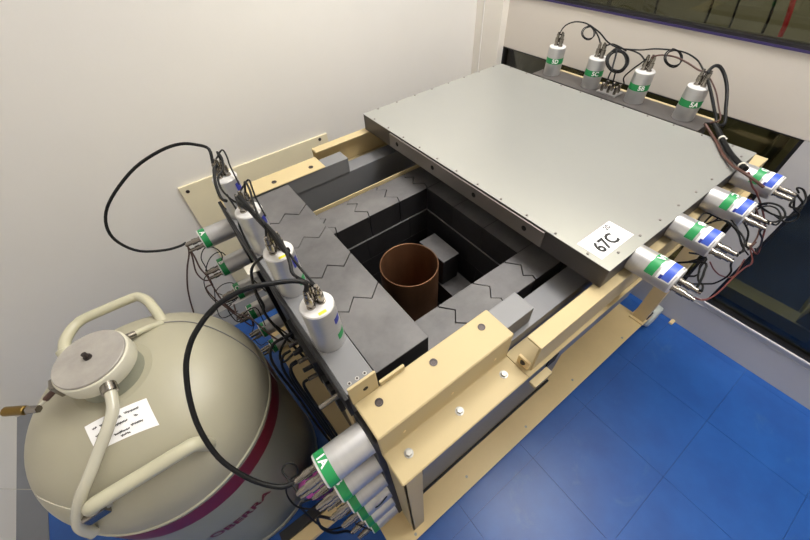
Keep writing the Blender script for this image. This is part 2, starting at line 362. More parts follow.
# base plate with flat edge
bp = MB().box(-.04, 1.645, .125, 1.375, .108, .12, .002).build('base_plate', M['tan'], cart)
for i, (x, y) in enumerate([(.06, .14), (.35, .165), (.7, .15), (1.05, .16), (1.45, .145)]):
    MB().hexbolt((x, y, .12), .004, .004).build('bolt', M['bolt_zinc'], bp)
for s in (0, 1):
    # Z section beam
    t = .006
    top = [(my(.318, s), 1.07), (my(.318, s), 1.07 - t), (my(.231, s), 1.07 - t), (my(.231, s), .955), (my(.150, s), .955), (my(.150, s), .955 + t), (my(.225, s), .955 + t), (my(.225, s), 1.07)]
    beam = MB().profile_x(top, .058, .453, .0026).build('front_beam' if s == 0 else 'back_beam', M['cream'], cart)
    if s == 0:
        MB().box(.056, .122, .315, .321, 1.0705, 1.143, .002).build('lug', M['cream'], beam)
        MB().disc((.092, .3150, 1.106), .006, (0, -1, 0)).build('lug_hole', M['hole'], beam)
        MB().box(.126, .192, .314, .321, 1.0705, 1.086, .002).build('lip', M['cream'], beam)
    for x in (.103, .253, .405):
        MB().lathe([(.0095, 0), (.0095, .0012), (.0065, .0012), (.005, -.0015)], (x, my(.287, s), 1.0702), 20, smooth=False).build('bolt', M['bolt_dark'], beam)
    for x in (.107, .258, .408):
        if s == 0: MB().hexbolt((x, my(.194, s), .961), .008, .007).build('bolt', M['bolt_zinc'], beam)
    if s == 0:
        for x in (.12, .26, .40): MB().disc((x, .2249, 1.005), .004, (0, -1, 0)).build('rivet', M['tan'], beam)
    # lower flange carrying the rail, and the rail itself
    sill = MB().profile_x([(my(.150, s), .955), (my(.150, s), .961), (my(.232, s), .961), (my(.232, s), .955)], .4535, 1.72, .001).build('sill_angle', M['cream'], cart)
    rail = MB().profile_x([(my(.159, s), .9612), (my(.159, s), 1.07), (my(.201, s), 1.07), (my(.201, s), 1.064), (my(.165, s), 1.064), (my(.165, s), .9612)], .471, 1.71, .001).build('rail', M['cream'], cart)
    foot = MB().box(.462, .4695, *sorted((my(.166, s), my(.200, s))), .9612, .992, .001)
    fo = foot.build('rail_foot', M['tan'], rail)
    MB().hexbolt((.462, my(.183, s), .978), .0055, .005, (-1, 0, 0)).build('bolt', M['bolt_dark'], rail)
    # legs: folded channel at the near end, square post at the far end
    y0, y1 = sorted((my(.152, s), my(.225, s)))
    yo = my(.152, s); sg = 1 if s == 0 else -1
    leg = MB(); a = sorted((yo, yo + sg * .006)); leg.box(.062, .112, a[0], a[1], .1205, .954, .001)
    leg.box(.062, .068, y0, y1, .1205, .954, .001)
    leg.build('leg', M['cream'], cart)
    p = sorted((my(.130, s), my(.192, s)))
    MB().box(1.615, 1.675, p[0], p[1], .1205, .954, .003).build('leg', M['tan'], cart)
    fp = sorted((my(.122, s), my(.2, s)))
    MB().box(1.60, 1.69, fp[0], fp[1], .1205, .129, .001).build('foot_plate', M['tan'], cart)
# small cream catch and dark slot on the sill side, under the rail end
MB().box(.462, .53, .128, .149, .915, .927, .003).build('catch_bar', M['cream'], cart)
MB().box(.535, .575, .1495, .1525, .905, .948).build('slot', M['hole'], cart)
MB().box(.115, .95, .1535, .158, .885, .9545, .001).build('apron', M['steel'], cart)
# low frame bar reaching towards the dewar
MB().box(-.36, -.0405, .365, .415, .10, .135, .003).build('low_bar', M['tan'], cart)
MB().box(-.36, -.0405, .4155, .455, .10, .15, .003).build('low_bar_seal', M['black'], cart)
# cross members
for x in (.98, 1.66): MB().box(x, x + .05, .235, 1.262, .90, .954, .003).build('cross_member', M['tan'], cart)
# castors
for (x, y) in [(1.75, .13), (1.75, 1.37), (.05, 1.30), (.05, .32)]:
    big = x > 1; zc_, rr = (.0715, .071) if big else (.05, .0495)
    cs = MB()
    if big:
        cs.box(1.646, 1.69, y - .005, y + .028, .10, .158, .001); cs.box(1.69, x + .012, y + .030, y + .036, zc_ - .012, .150, .001)
        cs.box(x + .01, x + .045, y + .012, y + .036, .146, .160, .002)
    else:
        cs.box(x - .035, x + .035, y - .034, y + .034, .100, .1075, .001)
        cs.box(x - .02, x + .02, y - .034, y - .028, zc_ - .01, .102); cs.box(x - .02, x + .02, y + .028, y + .034, zc_ - .01, .102)
    o = cs.build('castor', M['bolt_dark'], cart)
    MB().lathe([(rr * .5, -.018), (rr - .012, -.024), (rr - .004, -.020), (rr, -.010), (rr, .010), (rr - .004, .020), (rr - .012, .024), (rr * .5, .018)], (x, y, zc_ + .001), 32, Matrix.Rotation(math.pi / 2, 3, 'X')).build('wheel', M['rubber'], o)
    MB().cyl((x, y - .026, zc_), (x, y + .037, zc_), .008).build('axle', M['bolt_zinc'], o)

# ------------------------------------------------------------------ scintillator panels round the lead
def panel(name, label, org): return empty(name, org, label, 'detector panel', 'shield veto panels')
pf = panel('veto_panel', 'grey steel panel along the front beam, block end standing proud beside the rail', (.5, .27, .12))
MB().box(.075, .95, .236, .309, .135, .999, .003).build('slab', M['steel'], pf)
MB().box(.075, .555, .248, .314, 1.0, 1.0635, .003).build('upper_bar', M['steel'], pf)
MB().box(.075, .95, .226, .2355, .1205, .134).build('seal_strip', M['ink'], pf)
MB().box(.048, .0745, .23, .31, .135, 1.05, .003).build('end_plate', M['black'], pf)
pk = panel('veto_panel', 'grey steel panel along the back beam under the cream rail', (.5, 1.23, .12))
MB().box(.075, .95, 1.189, 1.262, .135, .999, .003).build('slab', M['steel'], pk)
MB().box(.075, .555, 1.184, 1.250, 1.0, 1.0635, .003).build('upper_bar', M['steel'], pk)
MB().box(.048, .0745, 1.19, 1.262, .135, 1.05, .003).build('end_plate', M['black'], pk)
pl = panel('veto_panel', 'grey steel panel under the four upright tubes beside the dewar', (.09, .76, .12))
MB().box(.064, .13, .345, 1.165, .135, 1.06, .002).build('slab', M['steel_dark'], pl)
MB().box(.056, .132, .343, 1.167, 1.0602, 1.07, .002).build('top_plate', M['steel'], pl)
MB().box(.046, .0555, .335, 1.18, .975, 1.068, .002).build('edge_strip', M['black'], pl)
for x in (.074, .094, .114):
    s_ = MB().disc((x, .362, 1.07), .0048, h=.0008, seg=16).build('screw', M['bolt_zinc'], pl)
    MB().disc((x, .362, 1.0708), .0028, h=.0004, seg=12).build('screw_slot', M['bolt_dark'], s_)
MB().box(.058, .0635, .42, .50, .3, .95).build('cover_strip', M['tan'], pl)
MB().cyl((-.005, .395, .985), (.046, .395, .985), .0065, ch=.001).build('pin', M['nickel'], pl)
cb = MB().box(.036, .058, .54, .72, .80, .93, .003).build('connector_box', M['black'], pl)
for r_ in range(2):
    for k in range(5):
        y, z = .56 + k * .034, .835 + r_ * .055
        MB().cyl((.036, y, z), (.008, y, z + .004), .0065, 12).build('plug', M['nickel'] if (k + r_) % 2 == 0 else M['black'], cb)
for k in range(3): MB().box(.040, .0555, .44 + k * .035, .465 + k * .035, .78, .86, .002).build('terminal_block', M['black'], pl)
for k in range(3): MB().box(.0385, .040, .444 + k * .035, .461 + k * .035, .80, .84).build('terminal_window', M['steel'], pl)
# far panel that travels with the lid
pr_ = panel('veto_panel', 'dark grey panel strip at the far end of the lid with four upright tubes', (1.68, .78, .12))
MB().box(1.625, 1.735, .39, 1.155, .97, 1.108, .002).build('slab', M['steel_dark'], pr_)
MB().box(1.617, 1.742, .385, 1.165, 1.1085, 1.12, .002).build('top_plate', M['steel_dark'], pr_)
MB().box(1.7425, 1.76, .37, 1.18, 1.10, 1.119, .001).build('back_angle', M['cream'], pr_)
MB().box(1.575, 1.6165, .365, .384, 1.103, 1.116, .001).build('end_angle', M['cream'], pr_)
MB().box(1.60, 1.625, 1.166, 1.19, 1.100, 1.112, .001).build('end_angle', M['cream'], pr_)
bx = MB().box(1.65, 1.71, .745, .835, 1.1205, 1.126, .001).build('connector_plate', M['alu'], pr_)
for a in range(2):
    for k in range(3): MB().cyl((1.665 + a * .03, .76 + k * .03, 1.126), (1.665 + a * .03, .76 + k * .03, 1.16), .0065, 12, .001).build('plug', M['nickel'], bx)

# ------------------------------------------------------------------ the lid
lid = empty('sliding_cover', (1.14, .75, 1.074), 'large flat grey sheet-metal lid slid open over the shield, marked 67C', 'lid')
MB().box(.728, 1.560, .182, 1.325, 1.0715, 1.1375, .003).build('box', M['lidside'], lid)
MB().box(.727, 1.561, .181, 1.326, 1.1376, 1.140, .001).build('top_sheet', M['lidtop'], lid)
br = MB().box(.7215, .7275, .374, 1.125, 1.078, 1.133, .002).build('side_bracket', M['bracket'], lid)
for y in (1.074, .858, .648, .439):
    MB().lathe([(.0085, 0), (.0085, .0006), (.006, .0006), (.006, -.001)], (.7214, y, 1.107), 18, Matrix.Rotation(-math.pi / 2, 3, 'Y'), False).build('bracket_hole', M['hole'], br)
bolt0 = None
def lidbolt(x, y):
    global bolt0
    if bolt0 is None:
        bolt0 = MB().lathe([(.0036, 0), (.0036, .0025), (.0025, .0032)], (0, 0, 0), 10, smooth=False).build('bolt', M['bracket'], None, (0, 0, 0)); o = bolt0
    else: o = bolt0.copy(); COL.objects.link(o)
    o.parent = lid; o.location = Vector((x, y, 1.14)) - Vector(lid.location)
for k in range(8): lidbolt(.80 + .1 * k, .204); lidbolt(.80 + .1 * k, 1.318)
for k in range(11): lidbolt(.737, .25 + .1 * k); lidbolt(1.55, .25 + .1 * k)
lb = MB().box(.747, .891, .216, .289, 1.1401, 1.1408).build('marking_label', M['white'], lid)
def flat_text(body, size, cx, cy, z, mat, name, parent, sx=1.0, rot=0.0):
    vs, fs = text_mesh(body, size); ca, sa = math.cos(rot), math.sin(rot)
    return MB().add([(cx + ca * x * sx - sa * y, cy + sa * x * sx + ca * y, z) for x, y in vs], fs).build(name, mat, parent)
tx = flat_text('67C', .05, .808, .243, 1.1411, M['ink'], 'marking_text', lb, .95)
flat_text('20', .021, .862, .277, 1.1411, M['ink'], 'marking_text', lb)

# ------------------------------------------------------------------ lead bricks
lead = empty('lead_shield', (.53, .67, .135), 'stack of interlocking grey lead bricks forming an open well', 'lead shield')
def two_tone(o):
    # lead grey on upward faces, near-black on all other faces
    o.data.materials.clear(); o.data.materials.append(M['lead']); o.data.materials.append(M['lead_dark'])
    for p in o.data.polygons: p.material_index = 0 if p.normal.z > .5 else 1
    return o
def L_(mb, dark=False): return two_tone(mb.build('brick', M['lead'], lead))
JX = [.1335, .172, .207, .243, .287]; JO = [.014, -.017, .017, -.017, .019]
jy = [None, .547, .695, .849, .995, None]
def jl(y, g): return [(x, y + o + g) for x, o in zip(JX, JO)]
g = .0014
for k in range(5):
    lo = [(JX[0], .346), (JX[-1], .346)] if k == 0 else jl(jy[k], g)
    hi = [(JX[0], 1.163), (JX[-1], 1.163)] if k == 4 else jl(jy[k + 1], -g)
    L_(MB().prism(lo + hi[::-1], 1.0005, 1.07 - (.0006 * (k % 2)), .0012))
# front row
fy = [.333, .349, .367, .399, .436, .4395]; fo_ = [.004, .010, -.012, .016, -.014, -.012]
jx = [None, .275, .41, .545, .68, .815, None]
def jf(x, g): return [(x + o + g, y) for y, o in zip(fy, fo_)]
for k in range(6):
    lo = [(.133, fy[0]), (.133, fy[-1])] if k == 0 else jf(jx[k], g)
    hi = [(.93, fy[0]), (.93, fy[-1])] if k == 5 else jf(jx[k + 1], -g)
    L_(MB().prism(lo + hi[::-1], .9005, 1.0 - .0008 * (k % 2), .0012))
by = [.893, .92, .952, .984, 1.008, 1.026]; bo = [.01, .02, -.016, .016, -.016, .004]
jx = [None, .315, .449, .583, .717, .85, None]
def jb(x, g): return [(x + o + g, y) for y, o in zip(by, bo)]
for k in range(6):
    lo = [(.133, by[0]), (.133, by[-1])] if k == 0 else jb(jx[k], g)
    hi = [(.93, by[0]), (.93, by[-1])] if k == 5 else jb(jx[k + 1], -g)
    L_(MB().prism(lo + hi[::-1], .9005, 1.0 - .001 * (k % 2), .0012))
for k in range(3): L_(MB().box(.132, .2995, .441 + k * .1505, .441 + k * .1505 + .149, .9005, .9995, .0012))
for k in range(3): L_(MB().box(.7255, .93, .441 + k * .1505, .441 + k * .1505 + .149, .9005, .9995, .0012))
# lower courses, stepping a few millimetres into the well
for c_ in range(7):
    z1 = .9 - .1 * c_; z0 = z1 - .0992; s_ = .006; dk = c_ > 0
    off = .0 if c_ % 2 else .1
    if z0 < .45:
        continue
    xa = [.132] + [.132 + off + .2 * k for k in range(1, 4)] + [.93]
    for a, b_ in zip(xa, xa[1:]):
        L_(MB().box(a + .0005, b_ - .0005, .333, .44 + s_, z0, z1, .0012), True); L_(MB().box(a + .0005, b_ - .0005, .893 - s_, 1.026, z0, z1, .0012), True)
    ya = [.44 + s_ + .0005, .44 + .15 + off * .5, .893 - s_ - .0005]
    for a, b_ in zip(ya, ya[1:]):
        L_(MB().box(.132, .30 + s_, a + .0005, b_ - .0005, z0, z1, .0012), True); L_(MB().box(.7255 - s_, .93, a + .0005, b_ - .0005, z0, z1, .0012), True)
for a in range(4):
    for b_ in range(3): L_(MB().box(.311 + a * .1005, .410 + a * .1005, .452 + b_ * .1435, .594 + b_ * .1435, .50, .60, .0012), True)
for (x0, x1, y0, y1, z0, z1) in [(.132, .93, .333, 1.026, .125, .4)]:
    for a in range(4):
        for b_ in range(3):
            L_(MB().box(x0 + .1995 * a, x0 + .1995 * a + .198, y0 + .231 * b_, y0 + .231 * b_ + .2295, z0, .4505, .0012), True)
# thin cream angle between the back row and the back panel
st = MB().box(.29, .95, 1.029, 1.0325, .990, 1.012).box(.29, .95, 1.0325, 1.05, .990, .994)
tag(st.build('edge_angle', M['cream']), 'thin cream metal edge strip behind the back row of lead bricks', 'angle')
# copper liner and loose bricks in the well
cu = empty('copper_cylinder', (.494, .709, .6), 'open brown copper cylinder standing in the lead well', 'cylinder')
MB().lathe([(.107, .6005), (.107, .879), (.1055, .881), (.103, .881), (.1015, .879), (.1015, .604)], (.494, .709, 0), 56).build('wall', M['copper'], cu)
MB().lathe([(.1005, .602), (.1005, .606)], (.494, .709, 0), 40).build('bottom', M['copper'], cu)
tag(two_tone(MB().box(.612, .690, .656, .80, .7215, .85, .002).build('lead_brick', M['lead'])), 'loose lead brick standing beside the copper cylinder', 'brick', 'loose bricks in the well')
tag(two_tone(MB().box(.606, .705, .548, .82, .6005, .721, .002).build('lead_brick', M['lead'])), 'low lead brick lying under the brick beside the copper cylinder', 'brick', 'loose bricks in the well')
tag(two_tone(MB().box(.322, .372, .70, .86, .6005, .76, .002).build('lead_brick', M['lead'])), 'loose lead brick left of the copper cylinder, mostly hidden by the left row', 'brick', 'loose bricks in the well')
# cream plate on the wall
wp = empty('wall_plate', (.34, YB, .05), 'cream metal plate with corner screw holes fixed to the back wall', 'plate')
MB().box(-.057, .738, YB - .012, YB - .0005, .05, .868, .002).build('sheet', M['plate'], wp)
for x, z in ((-.027, .838), (.69, .85), (-.027, .09), (.69, .09)): MB().disc((x, YB - .012, z), .009, (0, -1, 0), .0008).build('screw_hole', M['bolt_dark'], wp)
tag(MB().box(1.846, 1.882, .03, .05, .0005, .012, .001).build('floor_wedge', M['tan']), 'small tan wedge on the floor against the grey plinth', 'wedge')


# ------------------------------------------------------------------ photomultiplier tubes
def arc_patch(r, z0, z1, a0, a1, n=14):
    vs = []; fs = []
    for k in range(n + 1):
        a = a0 + (a1 - a0) * k / n
        vs += [(r * math.cos(a), r * math.sin(a), z0), (r * math.cos(a), r * math.sin(a), z1)]
    for k in range(n): fs.append((2 * k, 2 * k + 2, 2 * k + 3, 2 * k + 1))
    return MB().add(vs, fs, True)
def wrap_text(body, size, r, ac, zc, flip=1):
    vs, fs = text_mesh(body, size)
    # letters run round the tube, upright along the axis
    return MB().add([(r * math.cos(ac + flip * x / r), r * math.sin(ac + flip * x / r), zc + y * flip) for x, y in vs], fs)
RT = .0375
PROTO = {}
def tube(loc, rot, L, mark, label, group, band, lab=None, spot=None, sticker=None, conn=((-.014, 0), (.014, 0), (0, .014)), band_a=math.pi * .5, band_w=2.4, flip=1, mark_a=None):
    e = empty('photomultiplier_tube', loc, label, 'detector tube', group)
    e.rotation_euler = rot
    def part(key, mk, name, mat, parent):
        if key in PROTO: o = PROTO[key].copy(); COL.objects.link(o); o.parent = parent
        else: o = mk().build(name, mat, None, (0, 0, 0)); o.parent = parent; PROTO[key] = o
        o.matrix_parent_inverse.identity(); ORG[o.as_pointer()] = Vector((0, 0, 0)); return o
    body = part(('b', L), lambda: MB().lathe([(RT, 0.0005), (RT, L - .004)], seg=36), 'body', M['alu'], e)
    part(('c', L), lambda: MB().lathe([(RT, L - .004), (RT - .002, L - .0005)], seg=36, smooth=False).lathe([(RT - .002, L - .0005), (.004, L)], seg=36, smooth=False), 'end_cap', M['alu_white'], e)
    z0, z1 = band
    b = part(('g', L, band, band_a, band_w), lambda: arc_patch(RT + .0004, z0, z1, band_a - band_w / 2, band_a + band_w / 2), 'green_band', M['green'], e)
    if mark:
        t = wrap_text(mark, .024, RT + .0009, mark_a if mark_a is not None else band_a, (z0 + z1) / 2, flip).build('marking', M['white'], None, (0, 0, 0)); t.parent = b
    if lab:
        la, lw, l0, l1 = lab
        w_ = part(('l', L, lab), lambda: arc_patch(RT + .0003, l0, l1, la - lw / 2, la + lw / 2), 'paper_label', M['white'], e)
        part(('lb', L, lab), lambda: arc_patch(RT + .0006, l0 + .012, l1 - .003, la - lw / 2 + .05, la + lw / 2 - .1), 'blue_print', M['blue'], w_)
        part(('lc', L, lab), lambda: arc_patch(RT + .0007, l0 + .006, l0 + .012, la + lw / 2 - .35, la + lw / 2 - .05, 4), 'dark_print', M['darkblue'], w_)
    if spot:
        sa, s0, s1 = spot
        part(('s', L, spot), lambda: arc_patch(RT + .0005, s0, s1, sa - .28, sa + .28, 5), 'blue_spot', M['darkblue'], e)
    if sticker: part(('y', L), lambda: MB().box(-.009, .009, -.031, -.024, L - .0002, L + .0006), 'sticker', M['yellow'], e)
    for (cx, cy) in conn:
        c = part(('n', L, cx, cy), lambda: MB().lathe([(.0098, L - .001), (.0098, L + .004), (.0074, L + .0045), (.0074, L + .016)], (cx, cy, 0), 14, smooth=False), 'socket', M['nickel'], e)
        part(('p', L, cx, cy), lambda: MB().lathe([(.0092, L + .014), (.0092, L + .030)], (cx, cy, 0), 14).lathe([(.0066, L + .030), (.0066, L + .046)], (cx, cy, 0), 12).lathe([(.0048, L + .046), (.0048, L + .053)], (cx, cy, 0), 10), 'plug', M['nickel'], c)
    return e
P2 = math.pi / 2
UPY = [.490, .697, .903, 1.115]
UPL = ['upright tube nearest the big cable loop, white cap with yellow sticker', 'second upright tube from the front beside the dewar', 'third upright tube from the front beside the dewar', 'upright tube beside the dewar furthest back, near the wall plate']
for k in range(4):
    tube((.095, UPY[k], 1.07), (0, 0, 0), .143, None, 'silver ' + UPL[k], 'upright tubes beside the dewar', (.03, .052), spot=(-.85, .088 if k == 0 else .095, .108 if k == 0 else .125), sticker=k < 2,
         conn=((-.012, 0), (.012, 0), (0, .014)), band_a=-.85, band_w=.75)
FRL = ['1A', '1B', '1C', '1D', '1E', '1F']
ORD = ['topmost', 'second from the top', 'third from the top', 'fourth from the top', 'fifth from the top', 'lowest']
for k in range(6):
    tube((.0475, .265, 1.01 - .165 * k), (0, -P2, 0), .113, FRL[k], 'silver horizontal tube marked %s, %s of the stack under the front beam' % (FRL[k], ORD[k]), 'horizontal tubes at the front corner', (.086, .108),
         conn=((-.014, -.012), (.014, -.012), (0, .014)), band_a=-.35, band_w=3.4, mark_a=.12, flip=-1)
for k in range(6):
    tube((.0475, 1.25 - .012, .945 - .157 * k), (0, -P2, 0), .113, 'ABCDEF'[k], 'silver horizontal tube with green band, %s of the stack behind the dewar' % ORD[k], 'horizontal tubes at the back corner', (.086, .108),
         conn=((-.014, -.012), (.014, -.012), (0, .014)), band_a=-.7, band_w=2.6, mark_a=-.35, flip=-1)
LX = [.856, 1.056, 1.256, 1.456]; LM = ['4A', '4B', '4C', '4D']; LN = ['nearest the 67C label', 'second from the 67C label', 'third from the 67C label', 'furthest from the 67C label']
for k in range(4):
    tube((LX[k], .1805, 1.1085), (P2, 0, 0), .113, LM[k], 'silver tube on the lid edge marked %s, %s' % (LM[k], LN[k]), 'tubes along the front edge of the lid', (.044, .066), lab=(1.95, 1.9, .072, .106),
         conn=((-.018, -.006), (.016, -.006)), band_a=1.92, band_w=2.1, mark_a=1.35)
RYS = [.473, .678, .888, 1.10]; RM = ['5A', '5B', '5C', '5D']; RN = ['nearest the cable bundle', 'second from the cable bundle', 'third from the cable bundle', 'furthest from the cable bundle']
for k in range(4):
    tube((1.68, RYS[k], 1.1205), (0, 0, 0), .120, RM[k], 'silver upright tube marked %s behind the lid, %s' % (RM[k], RN[k]), 'upright tubes at the far end of the lid', (.052, .076),
         conn=((0, -.012), (0, .012), (.012, 0)), band_a=-2.45, band_w=3.4, mark_a=-2.45)

# ------------------------------------------------------------------ dewar
DX, DY = -.404, .827
dew = empty('nitrogen_dewar', (DX, DY, 0), 'large cream storage dewar with domed top, handles and dark red stripe', 'dewar')
RD, ZR = .322, .69
def dome_z(r): return ZR + .28 * (max(0.0, 1 - (r / RD) ** DEXP)) ** DPOW
DEXP, DPOW = 1.9, .40
prof = [(RD - .012, .02), (RD, .035), (RD, .12), (RD + .0015, .60), (RD + .001, ZR)]
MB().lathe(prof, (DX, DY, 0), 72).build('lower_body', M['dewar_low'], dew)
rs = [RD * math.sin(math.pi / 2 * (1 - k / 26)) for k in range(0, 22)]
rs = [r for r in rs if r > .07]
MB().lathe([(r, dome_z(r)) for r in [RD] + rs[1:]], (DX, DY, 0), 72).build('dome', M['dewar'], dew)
MB().lathe([(RD + .0005, ZR - .006), (RD + .0035, ZR - .003), (RD + .0035, ZR + .001), (RD - .002, ZR + .005)], (DX, DY, 0), 72).build('weld_ring', M['handle'], dew)
MB().lathe([(RD + .0022, ZR - .096), (RD + .0022, ZR - .018)], (DX, DY, 0), 72).build('red_stripe', M['dred'], dew)
vs, fs = text_mesh('OBERRA', .056)
ta = -1.525
MB().add([(DX + (RD + .0022) * math.cos(ta + x / RD), DY + (RD + .0022) * math.sin(ta + x / RD), ZR - .298 + y) for x, y in vs], fs).build('lettering', M['dred'], dew)
MB().lathe([(RD - .002, .0), (RD + .004, .004), (RD + .004, .03), (RD, .036)], (DX, DY, 0), 72).build('base_ring', M['handle'], dew)
# neck and cap
MB().lathe([(.076, .955), (.076, 1.02)], (DX, DY, 0), 48).build('neck', M['dewar_low'], dew)
cap = MB().lathe([(.0835, 1.004), (.0855, 1.008), (.0855, 1.044), (.0835, 1.0485), (.080, 1.0485)], (DX, DY, 0), 56).build('cap_ring', M['capring'], dew)
pt = MB().lathe([(.0805, 1.046), (.0805, 1.0535), (.079, 1.055)], (DX, DY, 0), 56, smooth=False).build('cap_plate', M['dcap'], dew)
MB().lathe([(.009, 1.055), (.009, 1.060), (.006, 1.060), (.006, 1.072)], (DX, DY, 0), 16, smooth=False).build('cap_nut', M['bolt_dark'], pt)
def hpipe(pts, r, name, mat, parent, sub=6, seg=14): return MB().sweep(pts, r, seg, sub).build(name, mat, parent)
# back handle
hb = hpipe([(-.536, 1.05, .91), (-.530, 1.085, .915), (-.513, 1.120, .915), (-.490, 1.141, .915), (-.457, 1.147, .915), (-.34, 1.141, .915), (-.312, 1.128, .915), (-.292, 1.086, .915), (-.279, 1.02, .912), (-.274, .975, .90)], .0155, 'handle', M['handle'], dew)
MB().cyl((-.534, 1.015, .875), (-.536, 1.062, .913), .022, 18, .003).build('handle_boss', M['handle'], hb)
hpipe([(-.272, .957, .925), (-.305, .940, .950), (-.345, .918, .972)], .009, 'stay', M['handle'], hb)
MB().cyl((-.332, .925, .965), (-.348, .917, .974), .0105, 14).build('stay_end', M['nickel'], hb)
# front handle
hf = hpipe([(-.538, .590, .79), (-.535, .570, .86), (-.522, .556, .895), (-.49, .551, .905), (-.40, .548, .905), (-.325, .546, .905), (-.297, .548, .897), (-.288, .556, .86), (-.288, .575, .80)], .0175, 'handle', M['handle'], dew)
MB().box(-.562, -.515, .548, .592, .838, .868, .004).build('clamp', M['nickel'], hf)
MB().cyl((-.570, .56, .853), (-.507, .56, .853), .006, 12).build('clamp_screw', M['bolt_zinc'], hf)
# hose from the neck to the clamp
hs = hpipe([(-.391, .744, 1.02), (-.391, .721, 1.014), (-.400, .687, 1.0), (-.425, .655, .985), (-.457, .630, .965), (-.491, .603, .943), (-.530, .583, .913), (-.565, .572, .87), (-.585, .564, .83), (-.590, .560, .78)], .0130, 'hose', M['hose'], dew)
MB().cyl((-.391, .757, 1.023), (-.391, .725, 1.0148), .0175, 16, .001).build('hose_clip', M['nickel'], hs)
# taped note on the dome
def on_dome(x, y, d=.0012): return (x, y, dome_z(math.hypot(x - DX, y - DY)) + d)
NC = [(-.488, .726), (-.349, .709), (-.348, .637), (-.483, .658)]       # corners: back left, back right, front right, front left
def nuv(u, v):
    a = [NC[0][i] + (NC[1][i] - NC[0][i]) * u for i in (0, 1)]; b_ = [NC[3][i] + (NC[2][i] - NC[3][i]) * u for i in (0, 1)]
    return (a[0] + (b_[0] - a[0]) * v, a[1] + (b_[1] - a[1]) * v)
vs = []; fs = []
for i in range(13):
    for j in range(9): vs.append(on_dome(*nuv(i / 12, j / 8)))
for i in range(12):
    for j in range(8): fs.append((i * 9 + j, i * 9 + j + 1, (i + 1) * 9 + j + 1, (i + 1) * 9 + j))
note = MB().add(vs, fs, True).build('paper_note', M['white'], dew)
rnd = random.Random(3)
for (u0, u1, v) in [(.10, .17, .24), (.10, .17, .52), (.22, .30, .26), (.42, .56, .26), (.62, .84, .22), (.42, .62, .48), (.74, .79, .44), (.36, .60, .76), (.64, .82, .68), (.44, .58, .88)]:
    pts = []; n = max(5, int((u1 - u0) / .012))
    for k in range(n + 1):
        u = u0 + (u1 - u0) * k / n; pts.append(on_dome(*nuv(u, v + (.045 if k % 2 else -.045) * rnd.uniform(.3, 1)), .0022))
    MB().sweep(pts, .0008, 4, 2).build('handwriting', M['ink'], note)
# brass coupling on a thin line left of the cap
cp = empty('line_coupling', (-.60, .86, .97), 'brass coupling on a thin pale line left of the dewar cap', 'coupling')
MB().sweep([(-.495, .83, 1.015), (-.527, .828, .995), (-.56, .822, .99), (-.60, .842, .99), (-.70, .90, .985), (-.85, .97, .97), (-1.05, 1.02, .95), (-1.306, 1.05, .92)], .004, 8, 4).build('line', M['hose'], cp)
MB().cyl((-.622, .858, .9895), (-.578, .828, .9905), .0115, 12, .002).build('brass_body', M['brass'], cp)
MB().cyl((-.574, .826, .9905), (-.552, .812, .9905), .010, 6).build('nut', M['nickel'], cp)
MB().cyl((-.537, .829, .991), (-.508, .829, 1.006), .007, 12, .001).build('copper_sleeve', M['cable_b'], cp)
MB().box(-.506, -.494, .815, .845, .985, 1.03, .003).build('tab', M['nickel'], cp)
# pink bag between the dewar and the cart
bag = empty('plastic_bag', (-.2, .46, 0), 'pink plastic bag on the floor between the dewar and the cart', 'bag')
bm = bmesh.new(); bmesh.ops.create_icosphere(bm, subdivisions=3, radius=1)
for v in bm.verts:
    n = .06 * math.sin(7 * v.co.x + 3 * v.co.z) + .05 * math.sin(9 * v.co.y + 4 * v.co.x)
    v.co = Vector((-.165 + v.co.x * .065 * (1 + n), .515 + v.co.y * .045 * (1 + n), max(.002, .15 + v.co.z * .15 * (1 + n))))
bm.verts.index_update(); MB().add([v.co[:] for v in bm.verts], [[v.index for v in f.verts] for f in bm.faces], True).build('bag_body', M['pink'], bag); bm.free()
MB().sweep([(-.165, .515, .29), (-.17, .51, .31), (-.155, .515, .335)], .012, 8, 4).build('bag_neck', M['pink'], bag)

